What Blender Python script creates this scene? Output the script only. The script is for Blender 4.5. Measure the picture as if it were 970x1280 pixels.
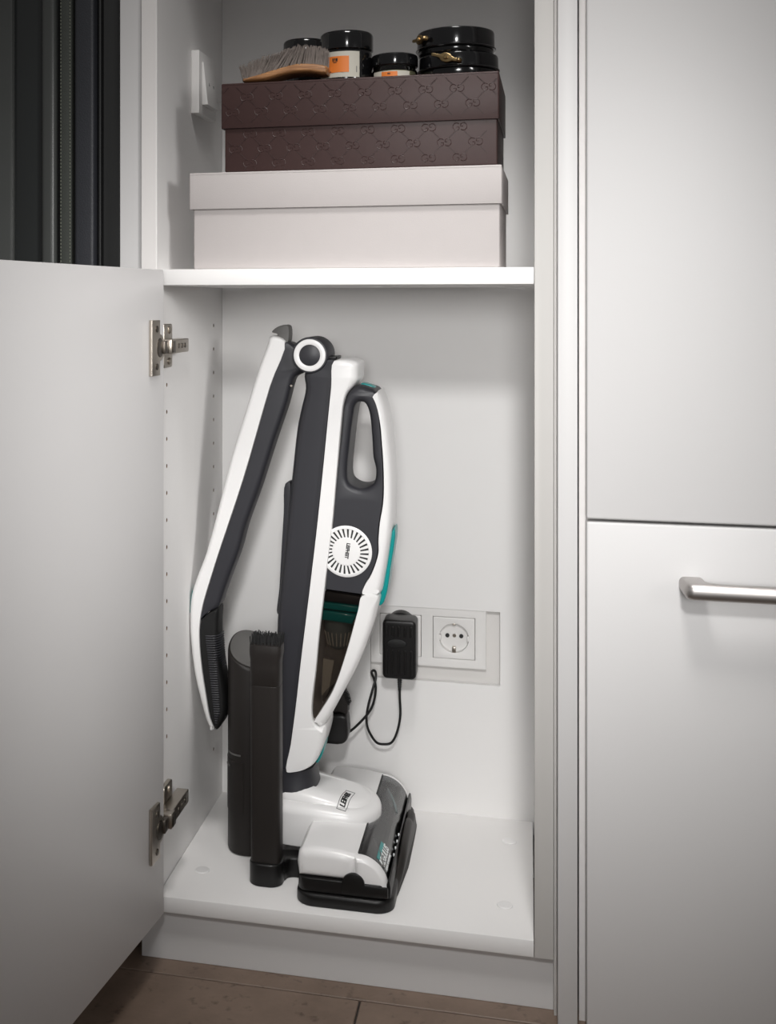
import bpy, bmesh, math, random
from math import sin, cos, pi, radians
from mathutils import Vector, Matrix
from mathutils.geometry import tessellate_polygon
from mathutils.bvhtree import BVHTree

# ------------------------------------------------------------------ scene, camera, light
for ob in list(bpy.data.objects):
    bpy.data.objects.remove(ob)
SC = bpy.context.scene
COL = SC.collection
random.seed(7)

YAW = math.atan(382.4 / 1550.0)
cam_data = bpy.data.cameras.new('camera')
cam_data.sensor_fit = 'HORIZONTAL'
cam_data.sensor_width = 36.0
cam_data.lens = 1550.0 / 970.0 * 36.0
cam_data.shift_x = (485 - 277.6) / 970.0
cam_data.shift_y = -(640 - 377) / 970.0
cam_data.clip_start = 0.02
cam = bpy.data.objects.new('camera', cam_data)
cam.location = (0.4163, -1.3726, 0.6861)
cam.rotation_euler = (pi / 2, 0, YAW)
COL.objects.link(cam)
SC.camera = cam

world = bpy.data.worlds.new('room_light')
SC.world = world
world.use_nodes = True
wbg = world.node_tree.nodes['Background']
wbg.inputs[0].default_value = (1.0, 0.975, 0.96, 1)
wbg.inputs[1].default_value = 0.13


def area(name, loc, target, size, power, color=(1, 1, 1), spread=180, size_y=None):
    l = bpy.data.lights.new(name, 'AREA')
    l.size = size
    if size_y:
        l.shape = 'RECTANGLE'
        l.size_y = size_y
    l.energy = power
    l.color = color
    l.spread = radians(spread)
    ob = bpy.data.objects.new(name, l)
    ob.location = loc
    d = Vector(target) - Vector(loc)
    ob.rotation_euler = d.to_track_quat('-Z', 'Y').to_euler()
    COL.objects.link(ob)
    return ob


def spot(name, loc, target, radius, power, angle, color=(1, 1, 1), blend=1.0):
    l = bpy.data.lights.new(name, 'SPOT')
    l.energy = power
    l.color = color
    l.spot_size = radians(angle)
    l.spot_blend = blend
    l.shadow_soft_size = radius
    ob = bpy.data.objects.new(name, l)
    ob.location = loc
    ob.rotation_euler = (Vector(target) - Vector(loc)).to_track_quat('-Z', 'Y').to_euler()
    COL.objects.link(ob)
    return ob


# studio lamp above and beside the camera, and the room's ceiling light
spot('studio_lamp', (0.55, -1.95, 1.56), (0.36, 0.0, 0.47), 0.10, 84.0, 31, (1, 0.995, 0.985))
spot('front_lamp', (0.50, -2.2, 0.84), (0.38, 0, 0.52), 0.25, 90, 29, (1, 0.995, 0.985))
spot('kitchen_lamp', (1.6, -1.5, 1.0), (0.02, -0.10, 0.55), 0.25, 138, 25, (1, 0.985, 0.97))
area('ceiling_light', (0.38, -0.75, 2.05), (0.36, -0.10, 0.80), 0.35, 1.8, (1, 0.98, 0.96), 60)

SC.view_settings.view_transform = 'Standard'
SC.view_settings.look = 'None'
SC.view_settings.gamma = 1.0
SC.view_settings.exposure = 0.0
SC.view_settings.use_curve_mapping = False

# ------------------------------------------------------------------ materials
MATS = {}


def nt_of(name):
    m = bpy.data.materials.new(name)
    m.use_nodes = True
    return m, m.node_tree, m.node_tree.nodes['Principled BSDF']


def mat(name, col, rough=0.5, metal=0.0, vary=0.04, scale=60.0, bump=0.0, bscale=None, coat=0.0, spec=0.5, stretch=None):
    """plain procedural material: base colour with faint noise variation and fine relief"""
    m, t, b = nt_of(name)
    co = t.nodes.new('ShaderNodeTexCoord')
    src = co.outputs['Object']
    if stretch:
        mp = t.nodes.new('ShaderNodeMapping')
        mp.inputs['Scale'].default_value = stretch
        t.links.new(src, mp.inputs['Vector'])
        src = mp.outputs['Vector']
    nz = t.nodes.new('ShaderNodeTexNoise')
    nz.inputs['Scale'].default_value = scale
    nz.inputs['Detail'].default_value = 4
    t.links.new(src, nz.inputs['Vector'])
    mx = t.nodes.new('ShaderNodeMix')
    mx.data_type = 'RGBA'
    mx.inputs[6].default_value = tuple(c * (1 - vary) for c in col) + (1,)
    mx.inputs[7].default_value = tuple(min(1, c * (1 + vary)) for c in col) + (1,)
    t.links.new(nz.outputs['Fac'], mx.inputs[0])
    t.links.new(mx.outputs[2], b.inputs['Base Color'])
    b.inputs['Roughness'].default_value = rough
    b.inputs['Metallic'].default_value = metal
    b.inputs['Coat Weight'].default_value = coat
    b.inputs['Specular IOR Level'].default_value = spec
    if bump:
        n2 = t.nodes.new('ShaderNodeTexNoise')
        n2.inputs['Scale'].default_value = bscale or scale * 4
        t.links.new(src, n2.inputs['Vector'])
        bp = t.nodes.new('ShaderNodeBump')
        bp.inputs['Strength'].default_value = bump
        bp.inputs['Distance'].default_value = 0.001
        t.links.new(n2.outputs['Fac'], bp.inputs['Height'])
        t.links.new(bp.outputs['Normal'], b.inputs['Normal'])
    MATS[name] = m
    return m


def smoky(name, tint, gloss=0.12, rough=0.05):
    """clear tinted plastic: tinted transparency plus a glossy reflection"""
    m, t, b = nt_of(name)
    out = t.nodes['Material Output']
    tr = t.nodes.new('ShaderNodeBsdfTransparent')
    nz = t.nodes.new('ShaderNodeTexNoise')
    nz.inputs['Scale'].default_value = 25
    mx = t.nodes.new('ShaderNodeMix')
    mx.data_type = 'RGBA'
    mx.inputs[6].default_value = tuple(c * .94 for c in tint) + (1,)
    mx.inputs[7].default_value = tuple(min(1, c * 1.06) for c in tint) + (1,)
    t.links.new(nz.outputs['Fac'], mx.inputs[0])
    t.links.new(mx.outputs[2], tr.inputs['Color'])
    gl = t.nodes.new('ShaderNodeBsdfGlossy')
    gl.inputs['Roughness'].default_value = rough
    gl.inputs['Color'].default_value = (.9, .9, .9, 1)
    fr = t.nodes.new('ShaderNodeFresnel')
    fr.inputs['IOR'].default_value = 1.45
    ad = t.nodes.new('ShaderNodeMath')
    ad.operation = 'ADD'
    ad.use_clamp = True
    ad.inputs[1].default_value = gloss
    t.links.new(fr.outputs[0], ad.inputs[0])
    ms = t.nodes.new('ShaderNodeMixShader')
    t.links.new(ad.outputs[0], ms.inputs[0])
    t.links.new(tr.outputs[0], ms.inputs[1])
    t.links.new(gl.outputs[0], ms.inputs[2])
    t.links.new(ms.outputs[0], out.inputs['Surface'])
    MATS[name] = m
    return m


mat('white_lacquer', (.655, .645, .642), .42, vary=.012, scale=9, bump=.04, bscale=420)
mat('white_board', (.81, .798, .788), .55, vary=.012, scale=9, bump=.04, bscale=500)
mat('board_edge', (.78, .755, .74), .5, vary=.015, scale=30)
mat('stile_face', (.56, .545, .525), .5, vary=.015, scale=30)
mat('wall_paint', (.72, .70, .68), .85, vary=.02, scale=30, bump=.1, bscale=350)
mat('raw_chipboard', (.16, .10, .06), .9, vary=.3, scale=300)
mat('white_plastic', (.765, .757, .752), .28, vary=.008, scale=20, coat=.1)
mat('switch_plastic', (.78, .765, .75), .35, vary=.008, scale=20)
mat('graphite_plastic', (.026, .026, .031), .42, vary=.06, scale=50, bump=.05, bscale=900, spec=.4)
mat('hook_grey', (.10, .097, .093), .5, vary=.06, scale=50)
mat('black_plastic', (.0065, .006, .006), .36, vary=.08, scale=60, bump=.04, bscale=900, spec=.35)
mat('black_satin', (.0165, .0138, .0125), .46, vary=.08, scale=60, bump=.04, bscale=900, spec=.3)
mat('black_rubber', (.007, .007, .007), .5, spec=.35, vary=.1, scale=80)
mat('teal_plastic', (.0, .235, .23), .30, vary=.03, scale=30, coat=.1)
mat('filter_grey', (.17, .20, .20), .6, vary=.15, scale=90)
smoky('smoky_bin', (.66, .63, .605), .02, .08)
smoky('smoky_window', (.62, .63, .64), .05, .16)
smoky('clear_glass', (.86, .88, .84), .03, .02)
mat('nickel', (.50, .455, .40), .30, 1.0, vary=.08, scale=90)
mat('dark_nickel', (.16, .14, .12), .35, 1.0, vary=.08, scale=90)
mat('brushed_steel', (.50, .475, .46), .42, 1.0, vary=.10, scale=60, stretch=(2, 60, 60))
mat('brass', (.42, .30, .15), .32, 1.0, vary=.15, scale=120)
mat('brown_embossed_paper', (.050, .0265, .0245), .42, vary=.10, scale=120, bump=.12, bscale=1500, spec=.3)
mat('grey_paper', (.49, .455, .445), .65, vary=.02, scale=60, bump=.12, bscale=900)
mat('black_gloss', (.004, .004, .0045), .14, vary=.1, scale=30, coat=.4)
mat('cream_label', (.50, .475, .41), .6, vary=.03, scale=60)
mat('cream_wax', (.50, .46, .32), .5, vary=.05, scale=40)
mat('orange_label', (.70, .19, .03), .5, vary=.05, scale=60)
mat('print_black', (.012, .012, .012), .6, vary=.1, scale=60)
mat('print_grey', (.16, .16, .16), .6, vary=.1, scale=60)
mat('print_and_slit_light', (.80, .82, .82), .5, vary=.02, scale=60)
mat('bristle_grey', (.22, .185, .165), .7, vary=.3, scale=200)
mat('bristle_black', (.006, .006, .006), .6, vary=.2, scale=200)
mat('anthracite', (.035, .036, .036), .5, vary=.08, scale=40, bump=.08, bscale=700)
mat('blue_black', (.034, .036, .043), .5, vary=.08, scale=40, bump=.3, bscale=500)
mat('black_seal', (.008, .008, .009), .5, vary=.1, scale=40)
mat('olive_webbing', (.060, .066, .058), .75, vary=.12, scale=300, bump=.3, bscale=900)
mat('pale_thread', (.20, .21, .17), .8, vary=.1, scale=200)
mat('grey_green_panel', (.075, .079, .076), .35, vary=.06, scale=20)
mat('dark_glass', (.028, .031, .031), .18, vary=.06, scale=6, coat=.3)
mat('grout', (.035, .028, .023), .95, vary=.2, scale=200)


def make_wood():
    m, t, b = nt_of('beech_wood')
    co = t.nodes.new('ShaderNodeTexCoord')
    mp = t.nodes.new('ShaderNodeMapping')
    mp.inputs['Scale'].default_value = (14, 120, 120)
    nz = t.nodes.new('ShaderNodeTexNoise')
    nz.inputs['Scale'].default_value = 3
    nz.inputs['Detail'].default_value = 6
    cr = t.nodes.new('ShaderNodeValToRGB')
    cr.color_ramp.elements[0].color = (.20, .085, .03, 1)
    cr.color_ramp.elements[0].position = .3
    cr.color_ramp.elements[1].color = (.48, .24, .10, 1)
    cr.color_ramp.elements[1].position = .75
    t.links.new(co.outputs['Object'], mp.inputs['Vector'])
    t.links.new(mp.outputs[0], nz.inputs['Vector'])
    t.links.new(nz.outputs['Fac'], cr.inputs[0])
    t.links.new(cr.outputs[0], b.inputs['Base Color'])
    b.inputs['Roughness'].default_value = .45
    MATS['beech_wood'] = m


def make_tile():
    m, t, b = nt_of('stone_tile')
    co = t.nodes.new('ShaderNodeTexCoord')
    n1 = t.nodes.new('ShaderNodeTexNoise')
    n1.inputs['Scale'].default_value = 9
    n1.inputs['Detail'].default_value = 8
    n1.inputs['Roughness'].default_value = .65
    n2 = t.nodes.new('ShaderNodeTexNoise')
    n2.inputs['Scale'].default_value = 75
    n2.inputs['Detail'].default_value = 5
    cr = t.nodes.new('ShaderNodeValToRGB')
    cr.color_ramp.elements[0].color = (.155, .108, .080, 1)
    cr.color_ramp.elements[0].position = .32
    cr.color_ramp.elements[1].color = (.245, .178, .136, 1)
    cr.color_ramp.elements[1].position = .68
    pit = t.nodes.new('ShaderNodeValToRGB')
    pit.color_ramp.elements[0].color = (.55, .52, .50, 1)
    pit.color_ramp.elements[0].position = .27
    pit.color_ramp.elements[1].color = (1, 1, 1, 1)
    pit.color_ramp.elements[1].position = .40
    mx = t.nodes.new('ShaderNodeMix')
    mx.data_type = 'RGBA'
    mx.blend_type = 'MULTIPLY'
    mx.inputs[0].default_value = 1
    for n in (n1, n2):
        t.links.new(co.outputs['Object'], n.inputs['Vector'])
    t.links.new(n1.outputs['Fac'], cr.inputs[0])
    t.links.new(n2.outputs['Fac'], pit.inputs[0])
    t.links.new(cr.outputs[0], mx.inputs[6])
    t.links.new(pit.outputs[0], mx.inputs[7])
    t.links.new(mx.outputs[2], b.inputs['Base Color'])
    b.inputs['Roughness'].default_value = .5
    bp = t.nodes.new('ShaderNodeBump')
    bp.inputs['Strength'].default_value = .25
    bp.inputs['Distance'].default_value = .002
    t.links.new(n2.outputs['Fac'], bp.inputs['Height'])
    t.links.new(bp.outputs[0], b.inputs['Normal'])
    MATS['stone_tile'] = m


make_wood()
make_tile()

# ------------------------------------------------------------------ object helpers
ORG = {}


def put(name, bm, material, parent=None, smooth=38, xf=None, extra=()):
    """link a bmesh (built in room coordinates) as one mesh object, origin at its own centre"""
    if xf is not None:
        bmesh.ops.transform(bm, matrix=xf, verts=bm.verts)
    bmesh.ops.recalc_face_normals(bm, faces=bm.faces)
    lo = Vector((min(v.co[i] for v in bm.verts) for i in range(3)))
    hi = Vector((max(v.co[i] for v in bm.verts) for i in range(3)))
    c = (lo + hi) / 2
    bmesh.ops.translate(bm, verts=bm.verts, vec=-c)
    me = bpy.data.meshes.new(name)
    bm.to_mesh(me)
    bm.free()
    me.materials.append(MATS[material])
    for e in extra:
        me.materials.append(MATS[e])
    if smooth:
        me.polygons.foreach_set('use_smooth', [True] * len(me.polygons))
        me.set_sharp_from_angle(angle=radians(smooth))
    ob = bpy.data.objects.new(name, me)
    COL.objects.link(ob)
    ORG[ob] = c
    if parent is not None:
        ob.parent = parent
        ob.location = c - ORG[parent]
    else:
        ob.location = c
    return ob


def thing(name, label, cat, base, group=None):
    ob = bpy.data.objects.new(name, None)
    ob.empty_display_size = .02
    ob.location = base
    COL.objects.link(ob)
    ORG[ob] = Vector(base)
    return tag(ob, label, cat, group)


def tag(ob, label, cat, group=None):
    ob['label'] = label
    ob['category'] = cat
    if group:
        ob['group'] = group
    return ob


def struct(name, bm, material, label, cat, **k):
    ob = put(name, bm, material, **k)
    ob['kind'] = 'structure'
    ob['label'] = label
    ob['category'] = cat
    return ob


def copy_part(src, parent, world_loc):
    c = src.copy()
    COL.objects.link(c)
    c.parent = parent
    ORG[c] = Vector(world_loc)
    c.location = Vector(world_loc) - (ORG[parent] if parent is not None else Vector((0, 0, 0)))
    return c


def B():
    return bmesh.new()


def box(bm, x0, x1, y0, y1, z0, z1, bev=0.0, seg=2):
    r = bmesh.ops.create_cube(bm, size=1)
    vs = r['verts']
    for v in vs:
        v.co = Vector(((x0 + x1) / 2 + v.co.x * (x1 - x0), (y0 + y1) / 2 + v.co.y * (y1 - y0), (z0 + z1) / 2 + v.co.z * (z1 - z0)))
    if bev:
        es = {e for v in vs for e in v.link_edges}
        bmesh.ops.bevel(bm, geom=list(es), offset=bev, segments=seg, profile=.5, affect='EDGES')
    return bm


def bx(*a, **k):
    return box(B(), *a, **k)


def smooth_loop(pts, sub=4, closed=True):
    """centripetal Catmull-Rom through the points; a third value (rounding weight) is carried along"""
    P = [tuple(p) + (1.0,) if len(p) == 2 else tuple(p) for p in pts]
    n = len(P)
    out = []
    rng = n if closed else n - 1
    for i in range(rng):
        g = [P[(i + k) % n] if closed else P[min(max(i + k, 0), n - 1)] for k in (-1, 0, 1, 2)]
        v = [Vector(q[:2]) for q in g]
        if not closed and i == 0:
            v[0] = v[1] * 2 - v[2]
        if not closed and i == n - 2:
            v[3] = v[2] * 2 - v[1]
        t = [0]
        for a, b in zip(v, v[1:]):
            t.append(t[-1] + max((b - a).length, 1e-6) ** .5)
        for s in range(sub):
            u = t[1] + (t[2] - t[1]) * s / sub
            A1 = v[0] * ((t[1] - u) / (t[1] - t[0])) + v[1] * ((u - t[0]) / (t[1] - t[0]))
            A2 = v[1] * ((t[2] - u) / (t[2] - t[1])) + v[2] * ((u - t[1]) / (t[2] - t[1]))
            A3 = v[2] * ((t[3] - u) / (t[3] - t[2])) + v[3] * ((u - t[2]) / (t[3] - t[2]))
            B1 = A1 * ((t[2] - u) / (t[2] - t[0])) + A2 * ((u - t[0]) / (t[2] - t[0]))
            B2 = A2 * ((t[3] - u) / (t[3] - t[1])) + A3 * ((u - t[1]) / (t[3] - t[1]))
            c = B1 * ((t[2] - u) / (t[2] - t[1])) + B2 * ((u - t[1]) / (t[2] - t[1]))
            w = g[1][2] + (g[2][2] - g[1][2]) * s / sub
            out.append((c.x, c.y, w))
    if not closed:
        out.append(P[-1])
    return out


def mm(pts):
    return [(p[0] / 1000, p[1] / 1000) + tuple(p[2:]) for p in pts]


def orient(pts, ccw=True):
    a = sum(p[0] * q[1] - q[0] * p[1] for p, q in zip(pts, pts[1:] + pts[:1]))
    return list(pts) if (a > 0) == ccw else list(reversed(pts))


def slab(bm, pts, a0, a1, rx=.001, ry=None, axis='y', holes=(), n=4, rx2=None, ry2=None):
    """prism of a 2-D outline between a0 and a1 along an axis, both rims rounded
    (rx = how far the rim runs in over the face, ry = how deep along the axis)"""
    ry = rx if ry is None else ry
    rx2 = rx if rx2 is None else rx2
    ry2 = ry if ry2 is None else ry2
    put3 = {'y': lambda u, v, w: (u, w, v), 'z': lambda u, v, w: (u, v, w), 'x': lambda u, v, w: (w, u, v)}[axis]
    loops = [orient(pts)] + [orient(h, False) for h in holes]
    layers = []
    for k in range(n + 1):
        an = k / n * pi / 2
        layers.append((rx * (1 - sin(an)), a0 + ry * (1 - cos(an))))
    for k in range(n, -1, -1):
        an = k / n * pi / 2
        layers.append((rx2 * (1 - sin(an)), a1 - ry2 * (1 - cos(an))))
    rings = []
    for L in loops:
        m = len(L)
        nor = []
        for i in range(m):
            p, q, r = Vector(L[i - 1][:2]), Vector(L[i][:2]), Vector(L[(i + 1) % m][:2])
            d1 = (q - p)
            d2 = (r - q)
            d1 = d1.normalized() if d1.length > 1e-9 else d2.normalized()
            d2 = d2.normalized() if d2.length > 1e-9 else d1
            n1, n2 = Vector((-d1.y, d1.x)), Vector((-d2.y, d2.x))
            s = n1 + n2
            s = s.normalized() if s.length > 1e-6 else n1
            nor.append(s / max(.45, s.dot(n1)))
        rr = []
        for ins, w in layers:
            ring = []
            for i in range(m):
                wt = L[i][2] if len(L[i]) > 2 else 1.0
                q = Vector(L[i][:2]) + nor[i] * ins * wt
                ring.append(bm.verts.new(put3(q.x, q.y, w)))
            rr.append(ring)
        for r0, r1 in zip(rr, rr[1:]):
            for i in range(m):
                j = (i + 1) % m
                bm.faces.new((r0[i], r0[j], r1[j], r1[i]))
        rings.append(rr)
    for e in (0, -1):
        poly = []
        flat = []
        for rr in rings:
            ring = rr[e]
            flat += ring
            if axis == 'y':
                poly.append([Vector((v.co.x, v.co.z, 0)) for v in ring])
            elif axis == 'z':
                poly.append([Vector((v.co.x, v.co.y, 0)) for v in ring])
            else:
                poly.append([Vector((v.co.y, v.co.z, 0)) for v in ring])
        for tri in tessellate_polygon(poly):
            try:
                bm.faces.new([flat[i] for i in tri])
            except ValueError:
                pass
    return bm


def oval(cx, cy, rx, ry, n=40, p=2.0):
    out = []
    for i in range(n):
        a = 2 * pi * i / n
        c, s = cos(a), sin(a)
        out.append((cx + rx * math.copysign(abs(c) ** (2 / p), c), cy + ry * math.copysign(abs(s) ** (2 / p), s)))
    return out


def rrect(x0, x1, y0, y1, r, n=6):
    out = []
    for cx, cy, a0 in ((x1 - r, y0 + r, -pi / 2), (x1 - r, y1 - r, 0), (x0 + r, y1 - r, pi / 2), (x0 + r, y0 + r, pi)):
        for k in range(n + 1):
            a = a0 + k / n * pi / 2
            out.append((cx + r * cos(a), cy + r * sin(a)))
    return out


def lathe(bm, prof, c, n=48, axis='z', closed=False):
    """revolve (radius, height) pairs; axis z or y"""
    rings = []
    for r, h in prof:
        ring = []
        for i in range(n):
            a = 2 * pi * i / n
            if axis == 'z':
                co = (c[0] + r * cos(a), c[1] + r * sin(a), c[2] + h)
            elif axis == 'y':
                co = (c[0] + r * cos(a), c[1] + h, c[2] + r * sin(a))
            else:
                co = (c[0] + h, c[1] + r * cos(a), c[2] + r * sin(a))
            ring.append(bm.verts.new(co))
        rings.append(ring)
    pairs = list(zip(rings, rings[1:]))
    if closed:
        pairs.append((rings[-1], rings[0]))
    for r0, r1 in pairs:
        for i in range(n):
            bm.faces.new((r0[i], r0[(i + 1) % n], r1[(i + 1) % n], r1[i]))
    if not closed:
        bm.faces.new(rings[0])
        bm.faces.new(list(reversed(rings[-1])))
    return bm


def curve3(pts, sub=6):
    v = [Vector(p) for p in pts]
    out = []
    for i in range(len(v) - 1):
        a = v[i - 1] if i else v[0] * 2 - v[1]
        b, c = v[i], v[i + 1]
        d = v[i + 2] if i + 2 < len(v) else c * 2 - b
        for s in range(sub):
            t = s / sub
            out.append(.5 * ((2 * b) + (c - a) * t + (2 * a - 5 * b + 4 * c - d) * t * t + (3 * b - a - 3 * c + d) * t ** 3))
    out.append(v[-1])
    return out


def tube(bm, pts, r, n=8, cap=True):
    P = [Vector(p) for p in pts]
    up = Vector((.13, .2, .97)).normalized()
    rings = []
    for i, p in enumerate(P):
        d = (P[min(i + 1, len(P) - 1)] - P[max(i - 1, 0)]).normalized()
        s = d.cross(up)
        if s.length < .05:
            s = d.cross(Vector((1, 0, 0)))
        s.normalize()
        up = s.cross(d).normalized()
        rr = r[i] if isinstance(r, (list, tuple)) else r
        rings.append([bm.verts.new(p + (s * cos(2 * pi * k / n) + up * sin(2 * pi * k / n)) * rr) for k in range(n)])
    for r0, r1 in zip(rings, rings[1:]):
        for k in range(n):
            bm.faces.new((r0[k], r0[(k + 1) % n], r1[(k + 1) % n], r1[k]))
    if cap:
        bm.faces.new(rings[0])
        bm.faces.new(list(reversed(rings[-1])))
    return bm


def text_bm(s, size, M, depth=.0002, bold=0.0, sx=1.0):
    """raised lettering: the string centred on the origin of M, reading along M's x, up M's y"""
    cu = bpy.data.curves.new('lettering', 'FONT')
    cu.body = s
    cu.size = size
    cu.align_x = 'CENTER'
    cu.align_y = 'CENTER'
    cu.extrude = depth
    cu.offset = bold
    cu.resolution_u = 3
    ob = bpy.data.objects.new('lettering', cu)
    COL.objects.link(ob)
    dg = bpy.context.evaluated_depsgraph_get()
    me = bpy.data.meshes.new_from_object(ob.evaluated_get(dg))
    bm = B()
    bm.from_mesh(me)
    bpy.data.objects.remove(ob)
    bpy.data.curves.remove(cu)
    bpy.data.meshes.remove(me)
    bmesh.ops.transform(bm, matrix=M @ Matrix.Diagonal((sx, 1, 1, 1)), verts=bm.verts)
    return bm


def frame(o, x, y):
    """4x4 with given origin, x direction and y direction"""
    x = Vector(x).normalized()
    y = Vector(y)
    y = (y - x * y.dot(x)).normalized()
    z = x.cross(y)
    M = Matrix((x, y, z)).transposed().to_4x4()
    M.translation = Vector(o)
    return M


# outlines in the vacuum's side plane (room X, Z in millimetres; third value: edge rounding weight)
HANDLE_SHELL = [(105.1, 643.4), (101, 632.5), (89.9, 602.6), (72.5, 547.5), (55.1, 492.1), (23, 371.5), (10.5, 338.7), (3.2, 315.1), (0.9, 285.7), (2.2, 254.6), (7.4, 214.6), (16.8, 177.1), (23, 157.4), (28.2, 148.8), (33.4, 146.7), (32.4, 153.2, 0.12), (28.2, 163.9, 0.12), (23, 192.6, 0.12), (17.8, 225.4, 0.12), (14.7, 260.4, 0.12), (15.2, 280.6, 0.12), (18.9, 302.9, 0.12), (28.2, 334.6, 0.12), (39.6, 370.3, 0.12), (71, 463.6, 0.12), (105.6, 580.9, 0.12), (124.3, 636.6, 0.12)]
HANDLE_CORE = [(124.3, 635.7, 0.12), (105.6, 580.9, 0.12), (71, 463.6, 0.12), (39.6, 370.3, 0.12), (28.2, 334.6, 0.12), (18.9, 302.9, 0.12), (15.8, 284.6, 0.12), (19.9, 289.9, 0.12), (26.1, 295.3, 0.12), (37.5, 301.5), (43.7, 317.4), (52, 340.9), (64.3, 373.5), (72.5, 403.8), (89.9, 452.3), (108.7, 510.6), (125.3, 559.5), (131.3, 582.3), (135.3, 592.3), (144.3, 597.3), (152.3, 602.4), (148.3, 619.1), (138.3, 630.8)]
GRIP = [(16.3, 283.2, 0.12), (26.1, 294.3, 0.12), (37.5, 301), (37.5, 282), (37.5, 265.9), (40.6, 237.1), (45.8, 204.4), (47.9, 182.5), (46.8, 165.4), (40.6, 151.9), (35.5, 146.9), (32.4, 153.2, 0.12), (28.2, 163.9, 0.12), (23, 192.6, 0.12), (17.8, 225.4, 0.12), (14.7, 260.4, 0.12)]
HOOK = [(106.1, 647.9), (109.7, 652.4), (116.7, 656), (123.8, 657.2), (127.3, 655), (126.9, 635.7), (124.3, 633.7), (112.6, 639.5), (112.9, 645.7)]
BODY_DARK = [(149.3, 598.4), (150.3, 578.7), (144.7, 554), (139.9, 530.2), (133.7, 474.7), (128.3, 426.1), (123.3, 376.4), (118.2, 331.6), (115.2, 295.7), (114.2, 266.9), (114.2, 227.3), (115.2, 187.7), (117.2, 148.3), (118.2, 106.7, 0.12), (129.3, 110.7, 0.12), (134.3, 144.8, 0.12), (139.9, 186.7, 0.12), (147.3, 251.3, 0.12), (155.3, 315.9, 0.12), (166.3, 407.9, 0.12), (173.8, 479, 0.12), (184.1, 582.2, 0.12), (188, 614.6, 0.12), (176.2, 615.4, 0.12), (163.3, 611.4)]
SPINE = [(188, 614.6, 0.1), (215.5, 613), (216.5, 600.3), (216, 591.5), (211.6, 584.6), (204.3, 575.7, 0.4), (199.9, 562.9, 0.12), (197.9, 546.2, 0.12), (192, 479.5, 0.12), (186.1, 412.7, 0.12), (180.1, 364.4, 0.12), (176.2, 329.9, 0.12), (170.2, 280.4, 0.12), (166.3, 237.9, 0.12), (161.8, 201.2, 0.12), (161.3, 185.4, 0.12), (163.3, 174.7, 0.12), (169.2, 169.3, 0.4), (176.2, 168.9), (177.2, 161.1), (174.7, 148.2), (169.2, 132), (162.3, 121.5, 0.5), (152.3, 114.8, 0.3), (140.3, 111.2, 0.2), (129.3, 111.2, 0.12), (134.3, 144.8, 0.12), (139.9, 186.7, 0.12), (147.3, 251.3, 0.12), (155.3, 315.9, 0.12), (166.3, 407.9, 0.12), (173.8, 479, 0.12), (184.1, 582.2, 0.12)]
HAND_DARK = [(216.5, 584.7), (208.7, 580.7), (202.8, 571.8, 0.5), (199.9, 556.1, 0.12), (197.9, 531.6, 0.12), (192, 479.5, 0.12), (186.1, 412.7, 0.12), (180.1, 364.4, 0.12), (177.5, 339.7, 0.12), (177.2, 336.8, 0.12), (179.6, 336.2, 0.12), (197.9, 334.5, 0.12), (217.5, 332.9, 0.12), (221, 332.6, 0.12), (221.8, 335.3, 0.12), (225.3, 345.8, 0.12), (231.2, 355.3, 0.12), (237, 369.2, 0.12), (240.9, 384, 0.12), (240.9, 399.5, 0.12), (242.8, 421, 0.12), (246.7, 445.4, 0.12), (247.2, 481.3, 0.12), (243.8, 532.7, 0.12), (239.9, 566.6, 0.12), (237.5, 578.2, 0.5), (227.3, 582.9)]
HAND_HOLE = [(216.5, 564.2), (223.9, 563.9), (229.2, 554.7), (233.1, 522.7), (234.6, 498.4), (238, 483), (235.5, 467.4), (225.3, 460.7), (213.6, 461.2), (204.8, 467.3), (202.8, 477.9), (205.7, 513.2), (209.7, 546.5), (212.6, 560.2)]
HAND_SHELL = [(239.9, 578.3, 0.12), (243.8, 532.7, 0.12), (247.2, 481.3, 0.12), (246.7, 445.4, 0.12), (242.8, 421, 0.12), (240.9, 399.5, 0.12), (240.9, 384, 0.12), (237, 369.2, 0.12), (231.2, 355.3, 0.12), (225.3, 345.8, 0.12), (221.4, 332.9, 0.12), (239.9, 333.4, 0.12), (243, 333.1), (248.9, 358), (253.8, 389.5), (256.7, 413.1), (258.2, 461.1), (257.2, 491.4), (252.8, 537.3), (247.4, 563.6), (242.1, 575.3)]
BIN_SHELL = [(221.4, 331.4, 0.12), (241.8, 332.6, 0.12), (239.6, 313.3), (220.4, 255.1), (198.7, 211.2), (177.8, 173), (170.8, 165.5), (166.3, 169.1), (163.3, 174.7, 0.12), (170.7, 188.1, 0.12), (186.1, 214.8, 0.12), (201.2, 257.9, 0.12), (216.5, 313.6, 0.12)]
TEAL_STRIP = [(258.7, 411.3), (260.1, 405.5), (258.7, 389.8), (254.8, 365.1), (250.9, 337.5), (248.9, 328.6), (245, 318.5), (240.6, 315.8), (238.6, 320.1), (242.1, 333.1), (247.9, 357.9), (252.3, 389.5), (254.8, 405.2)]
BIN = [(176.8, 334.3, 0.12), (179.1, 335.3, 0.12), (197.9, 333.6, 0.12), (217.5, 331.8, 0.12), (220.8, 331.4, 0.12), (220.4, 328.4, 0.12), (216.5, 313.6, 0.12), (201.2, 257.9, 0.12), (186.1, 214.8, 0.12), (170.7, 188.1, 0.12), (163.8, 177.7, 0.12), (161.8, 185.4, 0.12), (162.8, 203.2, 0.12), (166.3, 237.9, 0.12), (170.2, 280.4, 0.12)]
TOP_BUTTON = [(216, 583.7), (218.5, 586.2), (233.2, 582), (234.7, 577.1), (231.3, 575.1), (216.5, 578.8)]
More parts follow.
